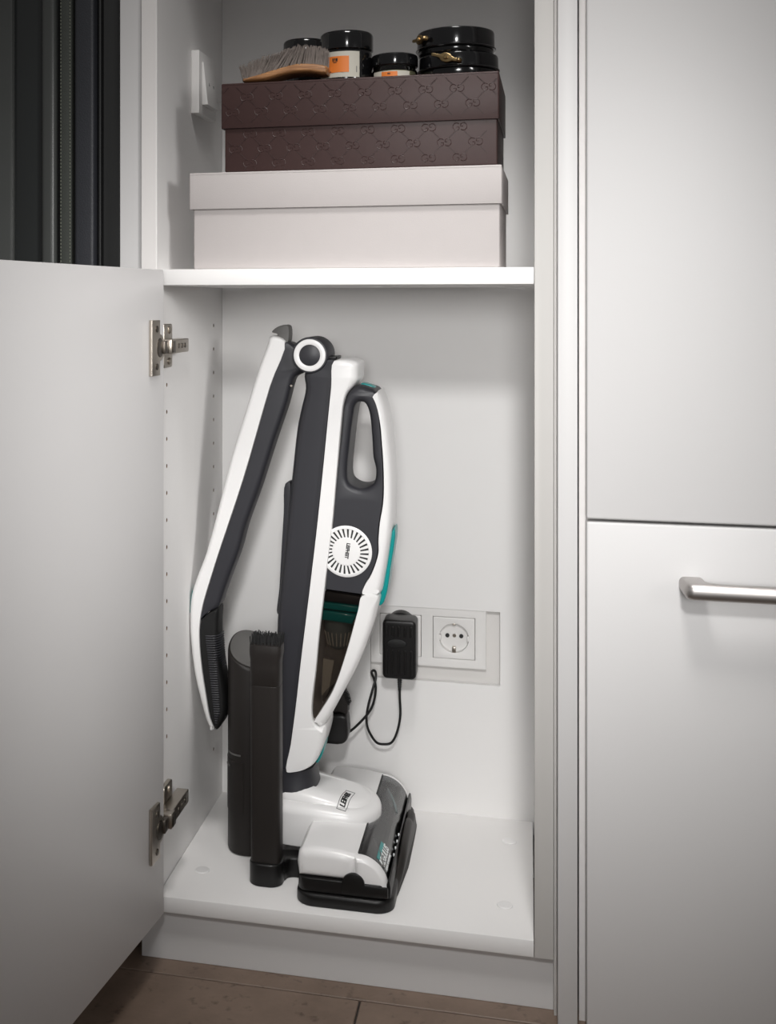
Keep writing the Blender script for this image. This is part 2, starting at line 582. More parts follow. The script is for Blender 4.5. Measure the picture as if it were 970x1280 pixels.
NECK_BUTTON = [(172.8, 141.9), (171.8, 132.9), (167.8, 121.6), (163.8, 116.3), (160.8, 119), (162.8, 130.1), (168.8, 139.5)]
BRUSH_WOOD = [(97.8, 941.4), (97.8, 939.1), (111, 938.5), (124.8, 939.3), (141.9, 943.6), (159.5, 946.2), (176.1, 945.9), (195.1, 943.3), (196.3, 947.1), (196, 951.7), (186.7, 954.8), (173.4, 956.3), (161, 956.6), (136.9, 951.6), (112.6, 945.3)]
BRUSH_TOP = [(95, 956.2), (119.4, 964.3), (136.3, 969), (154, 973.6), (167.8, 975.7), (181.7, 975), (197.7, 970.6)]
BRUSH_ROOT = [(99.7, 941.3), (112.6, 945.3), (124.1, 948.5), (136.9, 951.6), (161, 956.6), (178, 956.1), (194.5, 952.6)]
REAR_CLIP = [(122.9, 459.3), (128.5, 461.5), (127.4, 423.5), (123.4, 373.4), (119.3, 328.3), (116.3, 298.1), (112.7, 296.9), (115.2, 328), (117.8, 373.2), (120.8, 423.3)]

# ------------------------------------------------------------------ setting: floor, walls, dark door at the side
FZ = -.0795
fl = struct('floor', bx(-1.2, 1.6, -2.6, .33, FZ - .03, FZ - .0025), 'grout', 'floor laid with brown stone tiles and dark joints', 'floor', smooth=0)
TW, TD = .6, .6
k = 0
for row in range(-4, 1):
    y1 = -.0170 + TD * (row + 1)
    y0 = y1 - TD
    off = .2375 if row % 2 else .5375
    for c in range(-3, 3):
        x0, x1 = off + TW * c, off + TW * (c + 1)
        x0, x1, ya, yb = max(x0, -1.2), min(x1, 1.6), max(y0, -2.6), min(y1, .325)
        if x1 - x0 < .02 or yb - ya < .02:
            continue
        put('tile', bx(x0 + .0011, x1 - .0011, ya + .0011, yb - .0011, FZ - .012, FZ, bev=.0009, seg=1), 'stone_tile', fl, smooth=0)

struct('wall_back', bx(-1.2, 1.6, .3263, .42, FZ, 2.4), 'wall_paint', 'white painted wall behind the cupboards', 'wall', smooth=0)
struct('trim_1', bx(-.0462, -.0187, .004, .30, .0, 1.6, bev=.0008), 'white_lacquer', 'narrow white filler strip between dark door and open cupboard', 'trim', smooth=0)

d1 = struct('door_1', bx(-1.1, -.0466, .058, .085, FZ, 1.62), 'anthracite', 'dark sliding door with leather-like bands and stitched strip', 'door', smooth=0)
put('frame_profile', bx(-.0755, -.0468, .030, .057, FZ, 1.6, bev=.001), 'anthracite', d1)
put('groove', bx(-.0800, -.0757, .040, .057, FZ, 1.6), 'black_seal', d1, smooth=0)
put('bead', bx(-.0830, -.0802, .034, .057, FZ, 1.6, bev=.001), 'anthracite', d1)
put('groove', bx(-.0862, -.0832, .042, .057, FZ, 1.6), 'black_seal', d1, smooth=0)
bl = put('leather_band', slab(B(), rrect(-.1112, -.0866, .026, .057, .004), FZ, 1.6, .0005, axis='z'), 'blue_black', d1)
put('groove', bx(-.1165, -.1114, .040, .057, FZ, 1.6), 'black_seal', d1, smooth=0)
web = put('webbing_strip', bx(-.1318, -.1168, .032, .057, FZ, 1.6, bev=.0015), 'olive_webbing', d1)
for sx in (-.1302, -.1186):
    bm = B()
    z = .70
    while z < 1.12:
        box(bm, sx - .0005, sx + .0005, .0313, .0325, z, z + .0022)
        z += .0042
    st = put('stitching', bm, 'pale_thread', web, smooth=0)
    st['kind'] = 'stuff'
put('groove', bx(-.1372, -.1321, .042, .057, FZ, 1.6), 'black_seal', d1, smooth=0)
put('grey_profile', slab(B(), rrect(-.1560, -.1376, .030, .057, .006), FZ, 1.6, .0005, axis='z'), 'grey_green_panel', d1)
put('dark_pane', bx(-.1935, -.1563, .040, .057, FZ, 1.6, bev=.001), 'dark_glass', d1)
put('outer_panel', bx(-1.1, -.1938, .034, .057, FZ, 1.6, bev=.004), 'grey_green_panel', d1)

# ------------------------------------------------------------------ open cupboard
cab = thing('storage_cupboard', 'open white tall cupboard with one shelf, its door swung wide', 'cupboard', (.21, .16, FZ))
# left side panel with drilled shelf-pin holes
lp = put('side_panel', bx(-.0184, 0, 0, .3223, -.0185, 1.6, bev=.0006, seg=1), 'white_board', cab, smooth=0, extra=('raw_chipboard',))
cut = B()
for (hy, z0, ks) in ((.0408, .5552, range(-12, 2)), (.2665, .5252, range(-14, 5))):
    for k in ks:
        z = z0 + .0321 * k
        if z < .14 and hy < .1:
            continue
        r = bmesh.ops.create_cone(cut, cap_ends=True, segments=12, radius1=.0025, radius2=.0025, depth=.02)
        bmesh.ops.rotate(cut, verts=r['verts'], cent=(0, 0, 0), matrix=Matrix.Rotation(pi / 2, 3, 'Y'))
        bmesh.ops.translate(cut, verts=r['verts'], vec=(.001, hy, z))
for f in cut.faces:
    f.material_index = 1
cme = bpy.data.meshes.new('pin_hole_cutter')
bmesh.ops.translate(cut, verts=cut.verts, vec=-ORG[lp])
cut.to_mesh(cme)
cut.free()
cme.materials.append(MATS['white_board'])
cme.materials.append(MATS['raw_chipboard'])
cob = bpy.data.objects.new('pin_hole_cutter', cme)
COL.objects.link(cob)
cob.location = ORG[lp]
md = lp.modifiers.new('holes', 'BOOLEAN')
md.object = cob
md.solver = 'EXACT'
bpy.context.view_layer.update()
nm = bpy.data.meshes.new_from_object(lp.evaluated_get(bpy.context.evaluated_depsgraph_get()))
lp.modifiers.remove(md)
lp.data = nm
nm.name = 'side_panel'
bpy.data.objects.remove(cob)
put('side_panel', bx(.4275, .4426, .0205, .3223, -.0185, 1.6), 'white_board', cab, smooth=0)
put('front_stile', bx(.4230, .4429, 0, .020, -.0185, 1.6, bev=.0008, seg=2), 'stile_face', cab)
put('front_edge', bx(-.0184, -.0002, -.0012, -.0001, -.0185, 1.6, bev=.0004, seg=1), 'board_edge', cab, smooth=0)
put('back_panel', slab(B(), [(.0002, -.018), (.4273, -.018), (.4273, 1.6), (.0002, 1.6)], .3143, .3223, .0003, axis='y', n=1,
                       holes=[[(.208, .1752), (.3802, .1752), (.3802, .2735), (.208, .2735)]]), 'white_board', cab, smooth=20)
put('bottom_board', bx(.0003, .4225, 0, .3141, -.0184, 0, bev=.0011, seg=2), 'white_board', cab)
put('shelf', bx(.0003, .4226, 0, .300, .7048, .7233, bev=.0011, seg=2), 'white_board', cab)
put('upper_shelf', bx(.0003, .4226, 0, .300, 1.24, 1.2585, bev=.0011, seg=2), 'white_board', cab)
put('toe_kick', bx(-.0226, .4433, .0140, .030, FZ, -.0188, bev=.0005, seg=1), 'white_lacquer', cab, smooth=0)
cap0 = put('cover_cap', lathe(B(), [(.0088, 0), (.0088, .0006), (.0080, .0013), (.004, .0015)], (.035, .0739, .0001), 28), 'white_plastic', cab)
copy_part(cap0, cab, (.3936, .2446, ORG[cap0].z))
copy_part(cap0, cab, (.3907, .0719, ORG[cap0].z))

DA = radians(5.9)
DM = Matrix(((-sin(DA), cos(DA), 0, .0146), (-cos(DA), -sin(DA), 0, -.020), (0, 0, 1, 0), (0, 0, 0, 1)))
door = put('door', bx(0, .44, -.019, 0, -.0095, .7222, bev=.0012, seg=2), 'white_lacquer', cab, xf=DM)

for zc in (.6345, .0945):
    # arm and knuckle
    bm = B()
    slab(bm, rrect(-.003, .061, zc - .0082, zc + .0078, .0015), .0065, .0215, .0012, axis='x')
    hg = put('hinge', bm, 'nickel', cab)
    put('mounting_plate', slab(B(), rrect(.010, .044, zc - .0260, zc + .0255, .004), .0003, .0062, .0015, axis='x'), 'nickel', hg)
    for dz in (-.0185, .0185):
        s = put('screw', lathe(B(), [(.0045, 0), (.0045, .0010), (.0032, .0022), (.0012, .0016)], (.0062, .030, zc + dz), 16, axis='x'), 'nickel', hg)
    for dy in (.018, .032, .045):
        put('slot', lathe(B(), [(.0030, 0), (.0030, .0004), (.0018, .0005)], (.0215, dy, zc), 12, axis='x'), 'dark_nickel', hg)
    bm = B()
    box(bm, .0095, .0235, -.0185, -.0035, zc - .0085, zc + .0085, bev=.0012)
    put('knuckle', bm, 'nickel', hg)
    put('knuckle_spring', bx(.0237, .0245, -.0170, -.0050, zc - .0065, zc + .0065, bev=.0004), 'dark_nickel', hg)
    bm = B()
    box(bm, .0098, .0205, -.0345, -.0190, zc - .0072, zc + .0072, bev=.001)
    put('knuckle_link', bm, 'dark_nickel', hg)
    # cup plate on the door: bar with a round boss towards the hinge side
    out = [(.044, zc - .031), (.044, zc + .031), (.0205, zc + .031), (.0205, zc + .0155)]
    for q in range(9):
        a = radians(90 + 180 * q / 8)
        out.append((.0205 + .0135 * cos(a), zc + .0155 * sin(a)))
    out += [(.0205, zc - .0155), (.0205, zc - .031)]
    put('cup_plate', slab(B(), out, .0002, .0042, .0012, axis='y'), 'nickel', hg, xf=DM)
    put('cup_recess', slab(B(), oval(.0215, zc, .0085, .0108, 24), .0042, .0047, .0004, axis='y'), 'dark_nickel', hg, xf=DM)
    for dz in (-.021, .021):
        put('screw', lathe(B(), [(.0038, 0), (.0038, .0006), (.002, .0012)], (.030, .0042, zc + dz), 14, axis='y'), 'dark_nickel', hg, xf=DM)

# ------------------------------------------------------------------ closed cupboard beside it
nb = thing('fitted_cupboard', 'closed white fitted cupboard with a brushed steel bar handle', 'cupboard', (.76, .15, FZ))
put('filler_strip', bx(.4434, .4464, .0040, .02, FZ, 1.6), 'stile_face', nb, smooth=0)
put('side_panel', bx(.4468, .4668, -.0210, .3223, FZ, 1.6, bev=.0008, seg=2), 'white_lacquer', nb)
put('carcass', bx(.4690, 1.10, .0010, .3223, FZ, 1.6), 'board_edge', nb, smooth=0)
put('door', bx(.4758, 1.078, -.0210, -.0010, .4588, 1.6, bev=.0022, seg=3), 'white_lacquer', nb)
dr = put('drawer_front', bx(.4758, 1.078, -.0210, -.0010, FZ + .001, .4556, bev=.0022, seg=3), 'white_lacquer', nb)
ho = [(.5670, -.0205), (.5682, -.0560), (.5715, -.0610), (.577, -.0625), (.976, -.0625), (.9815, -.0610), (.985, -.0560), (.986, -.0205),
      (.9615, -.0205), (.961, -.040), (.957, -.0465), (.950, -.0485), (.602, -.0485), (.596, -.0465), (.5925, -.040), (.5915, -.0205)]
put('handle', slab(B(), ho, .3875, .4045, .0062, .0075, axis='z', n=6), 'brushed_steel', dr, smooth=50)

# ------------------------------------------------------------------ light switch on the left side panel
sw = thing('light_switch', 'white square rocker switch on the cupboard side wall', 'switch', (0, .194, .926))
put('frame', bx(.0002, .0108, .150, .2365, .926, 1.006, bev=.0008, seg=2), 'switch_plastic', sw)
prof = [(.0109, .993), (.0128, .993), (.0185, .9395), (.0181, .9385), (.0109, .9385)]
rk = put('rocker', slab(B(), prof, .1635, .2215, .0003, axis='y', n=2), 'switch_plastic', sw)
tilt = Vector((.0057, 0, -.0535)).normalized()
for yy, up in ((.1815, 1), (.2045, -1)):
    xx = .0157
    M = frame((xx, yy, .9665), (0, 1, 0), -tilt)
    tri = [(-.0022, -.0018 * up), (.0022, -.0018 * up), (0, .0022 * up)]
    put('arrow_mark', slab(B(), tri, -.0001, .0003, .00005, axis='z', n=1), 'print_grey', rk, xf=M, smooth=0)

# ------------------------------------------------------------------ double wall socket in the recess
sk = thing('wall_socket', 'white double wall socket recessed in the cupboard back', 'socket', (.2843, .3263, .195))
IC = ((.2486, .2347), (.3199, .2347))
hs = [[(x - .0280, z - .0280), (x + .0280, z - .0280), (x + .0280, z + .0280), (x - .0280, z + .0280)] for x, z in IC]
put('frame', slab(B(), rrect(.2083, .3622, .1950, .2745, .0012, 3), .3163, .3261, .0008, axis='y', holes=hs, n=2), 'switch_plastic', sk)
for ix, iz in IC:
    cir = [(ix + .0196 * cos(2 * pi * i / 40), iz + .0196 * sin(2 * pi * i / 40)) for i in range(40)]
    ins = put('socket_insert', slab(B(), rrect(ix - .0274, ix + .0274, iz - .0274, iz + .0274, .0012, 3), .3155, .3260, .0006, axis='y', holes=[cir], n=2), 'switch_plastic', sk)
    bm = B()
    lathe(bm, [(.0195, 0), (.0195, .0092), (.0001, .0092)], (ix, .3160, iz), 40, axis='y')
    for f in [f for f in bm.faces if len(f.verts) == 40 and all(abs(v.co.y - .3160) < 1e-5 for v in f.verts)]:
        bm.faces.remove(f)
    put('socket_cup', bm, 'switch_plastic', ins)
    for dx in (-.0092, .0092):
        put('contact_hole', lathe(B(), [(.0028, 0), (.0028, .0012), (.001, .0012)], (ix + dx, .3239, iz + .0012), 14, axis='y'), 'print_black', ins)
    put('screw', lathe(B(), [(.0026, 0), (.0022, -.0006)], (ix, .3251, iz + .0012), 14, axis='y'), 'nickel', ins)
    put('earth_clip', bx(ix - .0024, ix + .0024, .3158, .3216, iz - .0196, iz - .0118, bev=.0004), 'nickel', ins)
    put('earth_clip', bx(ix - .0020, ix + .0020, .3158, .3200, iz + .0172, iz + .0196, bev=.0004), 'nickel', ins)
    for s in (-1, 1):
        put('guide_rib', bx(ix + s * .0186 - .0014, ix + s * .0186 + .0014, .3158, .3215, iz - .0035, iz + .0035, bev=.0003), 'switch_plastic', ins)

# ------------------------------------------------------------------ plug-in charger with its cable
ch = thing('charger', 'black plug-in charger with looped cable in the left socket', 'charger', (.2515, .31, .19))
ab = put('adapter_body', slab(B(), rrect(.2300, .2738, .1898, .2672, .0062), .2640, .3000, .0035, axis='y'), 'black_plastic', ch)
put('plug_disc', lathe(B(), [(.0186, 0), (.0190, .001), (.0190, .0150), (.0180, .0160)], (.2500, .3001, .2500), 36, axis='y'), 'black_plastic', ch)
for i in range(5):
    x = .2358 + .0080 * i
    put('rib', slab(B(), rrect(x - .0017, x + .0017, .2455, .2600, .0016, 4), .2616, .2645, .0012, axis='y', n=3), 'black_plastic', ab)
for i in range(5):
    x = .2358 + .0080 * i
    put('rib', slab(B(), rrect(x - .0014, x + .0014, .1955, .2285, .0013, 4), .2618, .2645, .001, axis='y', n=3), 'black_plastic', ab)
put('oval_plate', slab(B(), oval(.2490, .2368, .0128, .0058, 28), .2630, .2646, .0008, axis='y'), 'black_rubber', ab)
bm = B()
lathe(bm, [(.0030, 0), (.0034, -.003), (.0026, -.004), (.0032, -.006), (.0024, -.007), (.0030, -.009), (.0022, -.010), (.0028, -.012),
           (.0020, -.013), (.0026, -.015), (.0018, -.016), (.0022, -.018), (.0017, -.020)], (.2510, .2800, .1900), 14)
put('strain_relief', bm, 'black_rubber', ch)
cp = [(.2510, .2800, .174), (.2512, .2810, .160), (.2514, .2850, .135), (.2470, .2865, .113), (.2400, .287, .0985), (.2300, .287, .0950), (.2190, .287, .0970),
      (.2090, .2865, .1120), (.2062, .2865, .1270), (.2085, .287, .145), (.2140, .289, .166), (.2178, .293, .1800), (.2170, .297, .1878), (.2135, .299, .1888),
      (.2115, .298, .1860), (.2150, .294, .1800), (.2182, .290, .1690), (.2165, .2865, .1530), (.2110, .283, .1390), (.1985, .277, .1245), (.1858, .270, .1140),
      (.1740, .263, .1100), (.1620, .252, .1060), (.1490, .240, .1000)]
put('cable', tube(B(), curve3(cp, 6), .00165, 8), 'black_rubber', ch)

# ------------------------------------------------------------------ boxes on the shelf
RB = Matrix.Translation((.21, .010, 0)) @ Matrix.Rotation(radians(-1.3), 4, 'Z') @ Matrix.Translation((-.21, -.010, 0))


def carton(name, label, x0, x1, zb, zl, zt, depth, ov, m):
    t = thing(name, label, 'box', ((x0 + x1) / 2, .01 + depth / 2, zb))
    bd = put('box_body', bx(x0 + ov, x1 - ov * .6, .010, .010 + depth - 2 * ov, zb, zt - .003, bev=.0016, seg=3), m, t, xf=RB)
    # lid: open-bottomed tray
    bm = B()
    ol = rrect(x0, x1, .010 - ov, .010 + depth - ov, .0018, 3)
    il = rrect(x0 + .002, x1 - .002, .010 - ov + .002, .010 + depth - ov - .002, .0012, 3)
    slab(bm, ol, zl, zt - .0025, .0004, axis='z', holes=[il], n=2)
    slab(bm, ol, zt - .0025, zt, .0001, .0001, axis='z', n=3, rx2=.0014, ry2=.0014)
    ld = put('lid', bm, m, t, xf=RB)
    return t, bd, ld


gt, gb, gl = carton('storage_box', 'flat pale grey lidded cardboard box on the white shelf', .0362, .3890, .7235, .7925, .8345, .182, .0042, 'grey_paper')
bt, bb, bl = carton('storage_box', 'dark brown lidded box with embossed monogram stacked on grey box', .0742, .3860, .8347, .8845, .9362, .170, .0034, 'brown_embossed_paper')


def monogram(bm, cx, cz, y, r=.0040, th=.00055):
    """two facing letter G shapes, one upside down, raised from the face"""
    for s in (-1, 1):
        c = (cx + s * r * .92, cz)
        pts = []
        for k in range(13):
            a = radians(48 + 264 * k / 12)
            pts.append((c[0] - s * r * cos(a) * -1 * -1 if False else c[0] + (r * cos(a)) * (1 if s < 0 else -1) * 1, y, c[1] + r * sin(a) * (1 if s < 0 else -1)))
        tube(bm, pts, th, 4)
        ex = c[0] + (r * .74) * (1 if s < 0 else -1)
        sg = 1 if s < 0 else -1
        tube(bm, [(c[0] + r * cos(radians(312)) * sg, y, c[1] + r * sin(radians(312)) * sg), (ex, y, c[1] - .0004 * sg), (c[0] + .0004 * sg, y, c[1] - .0004 * sg)], th, 4)


def emboss(face_x0, face_x1, z0, z1, y, ox, oz):
    bm = B()
    px, pz = .0338, .0335
    marks = []
    for i in range(-2, 14):
        for j in range(-2, 5):
            for h in (0, 1):
                marks.append((ox + px * (i + .5 * h), oz + pz * (j + .5 * h)))
    for mx_, mz_ in marks:
        if face_x0 + .009 < mx_ < face_x1 - .009 and z0 + .005 < mz_ < z1 - .005:
            monogram(bm, mx_, mz_, y)
        # dotted diagonals to the neighbours
        for sx in (-1, 1):
            for q in range(7):
                f = .30 + .40 * q / 6
                dx, dz = mx_ + sx * px * .5 * f, mz_ + pz * .5 * f
                if face_x0 + .002 < dx < face_x1 - .002 and z0 + .002 < dz < z1 - .002:
                    r = bmesh.ops.create_cube(bm, size=.00115)
                    bmesh.ops.rotate(bm, verts=r['verts'], cent=(0, 0, 0), matrix=Matrix.Rotation(pi / 4, 3, 'Y'))
                    bmesh.ops.translate(bm, verts=r['verts'], vec=(dx, y, dz))
    return bm


e = put('embossing', emboss(.0742, .3860, .8848, .9350, .00670, .1045, .9195), 'brown_embossed_paper', bl, xf=RB, smooth=60)
e['kind'] = 'stuff'
e = put('embossing', emboss(.0776, .3838, .8360, .8848, .01008, .0905, .8610), 'brown_embossed_paper', bb, xf=RB, smooth=60)
e['kind'] = 'stuff'

# ------------------------------------------------------------------ things on the brown box
TOP = .9364
bt = thing('shoe_brush', 'wooden polishing brush lying with grey bristles up on brown box', 'brush', (.144, .035, TOP))
WO = smooth_loop(mm(BRUSH_WOOD), 3)
put('handle', slab(B(), WO, .013, .052, .003, .006, axis='y'), 'beech_wood', bt)
root = smooth_loop(mm(BRUSH_ROOT), 12, False)
topc = smooth_loop(mm(BRUSH_TOP), 12, False)


def along(c, t):
    t = min(max(t, 0), 1) * (len(c) - 1)
    i = min(int(t), len(c) - 2)
    f = t - i
    return c[i][0] + (c[i + 1][0] - c[i][0]) * f, c[i][1] + (c[i + 1][1] - c[i][1]) * f


bm = B()
for row in range(6):
    yy = .0160 + row * .0064
    for k in range(34):
        t = (k + .5 * (row % 2)) / 34
        rx_, rz_ = along(root, t)
        lean = random.gauss(0, .006)
        hgt = random.gauss(0, .0007)
        for hsr in range(14):
            tx_, tz_ = along(topc, t + lean + random.gauss(0, .009))
            a = Vector((rx_ + random.gauss(0, .0008), yy + random.gauss(0, .0008), rz_ - .002))
            b = Vector((tx_ + random.gauss(0, .0004), yy + (yy - .032) * .22 + random.gauss(0, .0013), tz_ + hgt + random.gauss(0, .0007) - .0008))
            w = .00042
            vs = [bm.verts.new(q) for q in (a + Vector((-w, 0, 0)), a + Vector((w, 0, 0)), a + Vector((0, w * 1.6, 0)))]
            vt_ = [bm.verts.new(b + d_) for d_ in (Vector((-w * .5, 0, 0)), Vector((w * .5, 0, 0)), Vector((0, w * .8, 0)))]
            for i in range(3):
                bm.faces.new((vs[i], vs[(i + 1) % 3], vt_[(i + 1) % 3], vt_[i]))
            bm.faces.new(vt_)
e = put('bristles', bm, 'bristle_grey', bt, smooth=0)
e['kind'] = 'stuff'


def jar(name, label, cx, cy, r, zl, zt, group=None):
    t = thing(name, label, 'jar', (cx, cy, TOP), group)
    b = put('jar_body', lathe(B(), [(r * .90, 0), (r * .96, .002), (r * .97, .005), (r * .97, zl - TOP - .004), (r * .94, zl - TOP)], (cx, cy, TOP), 56), 'black_gloss', t)
    h = zt - zl
    put('lid', lathe(B(), [(r * .97, .0003), (r, .0012), (r, h - .0035), (r * .975, h - .0012), (r * .93, h)], (cx, cy, zl), 56), 'black_gloss', t)
    return t, b


def wrap(bm, cx, cy, r, a0, a1, z0, z1, n=16, th=.0003):
    """curved label patch with thickness, angles in degrees (270 faces the front)"""
    ring = []
    for rr in (r, r + th):
        for z in (z0, z1):
            ring.append([bm.verts.new((cx + rr * cos(radians(a0 + (a1 - a0) * i / n)), cy + rr * sin(radians(a0 + (a1 - a0) * i / n)), z)) for i in range(n + 1)])
    for p, q in ((0, 1), (1, 3), (3, 2), (2, 0)):
        for i in range(n):
            bm.faces.new((ring[p][i], ring[p][i + 1], ring[q][i + 1], ring[q][i]))
    bm.faces.new((ring[0][0], ring[1][0], ring[3][0], ring[2][0]))
    bm.faces.new((ring[0][n], ring[1][n], ring[3][n], ring[2][n]))
    return bm


jx, jy, jr = .2118, .0610, .0305
t, b = jar('polish_jar', 'tall black jar with cream and orange label behind the brush', jx, jy, jr, .9745, .9958)
lb = put('label', wrap(B(), jx, jy, jr * .97 + .0001, 196, 307, .9420, .9715, 28), 'cream_label', b)
og = put('orange_square', wrap(B(), jx, jy, jr * .97 + .0005, 226, 283, .9475, .9660, 18, .0002), 'orange_label', lb)
# small printed marks: a two-line mark on the orange field, a fine line below it and a side line
rj = jr * .97 + .0008
for a0, a1, z0, z1 in ((246, 249, .9608, .9638), (250.5, 253, .9612, .9638), (254, 258, .9608, .9638), (246, 258, .9598, .9604), (248, 256, .9584, .9590)):
    put('print_mark', wrap(B(), jx, jy, rj, a0, a1, z0, z1, 3, .0001), 'print_black', og, smooth=0)
put('print_mark', wrap(B(), jx, jy, rj, 229, 243, .9482, .9489, 6, .0001), 'print_black', og, smooth=0)
put('print_mark', wrap(B(), jx, jy, jr * .97 + .0005, 299, 301, .9475, .9545, 2, .0001), 'print_grey', lb, smooth=0)

jar('polish_jar', 'plain black jar half hidden behind the bristle brush', .1525, .1230, .0272, .985, 1.0030)

gx, gy, gr = .2672, .0600, .0268
t = thing('wax_jar', 'small glass jar of cream wax with black lid and orange label', 'jar', (gx, gy, TOP))
wx = put('wax', lathe(B(), [(gr * .86, .0015), (gr * .90, .003), (gr * .90, .0118), (gr * .80, .0125)], (gx, gy, TOP), 44), 'cream_wax', t)
gb_ = put('glass_body', lathe(B(), [(gr * .92, 0), (gr * .97, .0015), (gr * .97, .0125), (gr * .90, .0155), (gr * .90, .0180)], (gx, gy, TOP), 44), 'clear_glass', t)
put('lid', lathe(B(), [(gr * .96, 0), (gr * 1.0, .001), (gr * 1.0, .0100), (gr * .97, .0128), (gr * .90, .0140)], (gx, gy, TOP + .0180), 44), 'black_gloss', t)
lb = put('label', wrap(B(), gx, gy, gr * .97 + .0002, 215, 315, TOP + .0004, TOP + .0108, 20), 'cream_label', gb_)
og = put('orange_square', wrap(B(), gx, gy, gr * .97 + .0006, 243, 283, TOP + .0008, TOP + .0100, 14, .0002), 'orange_label', lb)
for a0, a1, z0, z1 in ((259, 262, .0066, .0086), (263, 265.5, .0066, .0086), (247, 279, .0022, .0030)):
    put('print_mark', wrap(B(), gx, gy, gr * .97 + .0009, a0, a1, TOP + z0, TOP + z1, 4, .0001), 'print_black', og, smooth=0)


def tin(label, cx, cy, r, z0, zm, z1, lat):
    t = thing('polish_tin', label, 'tin', (cx, cy, z0), 'black tins stacked on brown box')
    put('tin_body', lathe(B(), [(r * .93, 0), (r * .955, .0015), (r * .955, zm - z0 - .0005)], (cx, cy, z0), 64), 'black_gloss', t)
    h = z1 - zm
    ld = put('lid', lathe(B(), [(r * .96, 0), (r * 1.01, .0004), (r * 1.022, .0014), (r * 1.01, .0024), (r * .985, .0030), (r * .98, h - .003),
                               (r * .965, h - .001), (r * .93, h)], (cx, cy, zm), 64), 'black_gloss', t)
    ang, lz, roll, ln = lat
    a = radians(ang)
    M = frame((cx + cos(a) * (r * .99 + .002), cy + sin(a) * (r * .99 + .002), lz), (-sin(a), cos(a), 0), (0, 0, 1)) @ Matrix.Rotation(radians(roll), 4, 'Z')
    ol = [(-ln, -.0016), (-ln * .45, -.0022), (-.004, -.0050), (.003, -.0052), (ln * .45, -.0026), (ln, -.0018), (ln * 1.06, .0004), (ln, .0020),
          (ln * .45, .0022), (.004, .0046), (-.003, .0050), (-ln * .45, .0020), (-ln, .0014)]
    lt = put('clasp', slab(B(), smooth_loop(ol, 3), -.0008, .0022, .001, axis='z', n=3), 'brass', t, xf=M)
    put('rivet', lathe(B(), [(.0027, 0), (.0027, .0012), (.0016, .0024)], (0, 0, .002), 16), 'brass', lt, xf=M)
    put('clasp_tip', lathe(B(), [(.001, -.003), (.0028, -.0022), (.0030, .0006), (.0020, .0034), (.0006, .0044)], (ln * .92, 0, .0012), 14), 'brass', lt, xf=M)


tin('lower black round tin with brass clasp, resting on brown box', .3385, .0760, .0458, TOP, .9480, .9660, (257, .9585, -17, .0170))
tin('upper black round tin with brass clasp, stacked on another tin', .3355, .0760, .0445, .9662, .9725, .9942, (214, .9838, -4, .0150))

# ------------------------------------------------------------------ charging dock under the vacuum
dk = thing('charging_dock', 'black plastic floor dock tray holding the vacuum and its nozzles', 'dock', (.21, .155, 0))
bm = B()
slab(bm, rrect(.1580, .2700, .0165, .302, .021, 8), .0002, .0145, .0012, .0012, axis='z', rx2=.004, ry2=.004)
put('tray', bm, 'black_plastic', dk)
bm = B()
wing = smooth_loop([(.030, .0015), (.050, .011), (.085, .016), (.115, .030), (.150, .036), (.196, .037), (.206, .033), (.222, .034), (.234, .033), (.246, .022), (.262, .0015)], 4)
slab(bm, wing, .2672, .2758, .002, axis='x', rx2=.007, ry2=.007)
for v in bm.verts:
    if v.co.y < .115 and v.co.x > .2675:
        v.co.x -= (.115 - v.co.y) * .10
put('side_wing', bm, 'black_satin', dk)
bm = B()
link = smooth_loop([(.1345, .0680), (.1400, .0790), (.1480, .0820), (.1600, .0820), (.1600, .1060), (.1400, .1060), (.1250, .1010), (.1200, .0830)], 4)
slab(bm, link, .0002, .0235, .001, axis='z', rx2=.003, ry2=.003)
put('link', bm, 'black_plastic', dk)
put('nozzle_cup', slab(B(), rrect(.0962, .1362, .0490, .0850, .0150, 8), .0002, .0265, .001, axis='z', rx2=.0025, ry2=.0025), 'black_plastic', dk)
put('rear_post', bx(.1320, .1430, .2300, .2450, .0140, .128, bev=.002), 'black_plastic', dk)
bm = B()
slab(bm, smooth_loop([(.136, .1125), (.160, .1105), (.182, .1115), (.1885, .1180), (.1890, .1360), (.1865, .1480), (.176, .1500), (.158, .1460), (.136, .1380)], 3), .2260, .2560, .004, axis='y')
put('rear_cradle', bm, 'black_plastic', dk)

nz = thing('bristle_nozzle', 'small black nozzle with bristle edge behind the dust container', 'nozzle', (.18, .24, .148))
put('nozzle_body', slab(B(), smooth_loop([(.1600, .1465), (.1760, .1505), (.1875, .1485), (.1885, .1600), (.1850, .1720), (.1760, .1840), (.1640, .1800)], 3), .2300, .2520, .004, axis='y'), 'black_satin', nz)
bm = B()
for i in range(16):
    f = i / 15
    p = Vector((.1885 - .010 * f ** 1.5, .234, .1600 + .0235 * f))
    for q in range(3):
        tube(bm, [p + Vector((-.003, q * .006, 0)), p + Vector((.0026 + random.uniform(-.0006, .0006), q * .006, .0022))], .0007, 5)
e = put('bristles', bm, 'bristle_black', nz, smooth=0)
e['kind'] = 'stuff'

# ------------------------------------------------------------------ brush nozzle standing in the dock
bn = thing('brush_nozzle', 'tall slim dark brown-black nozzle with short bristles on top', 'nozzle', (.116, .066, .0267))
bm = B()
secs = []


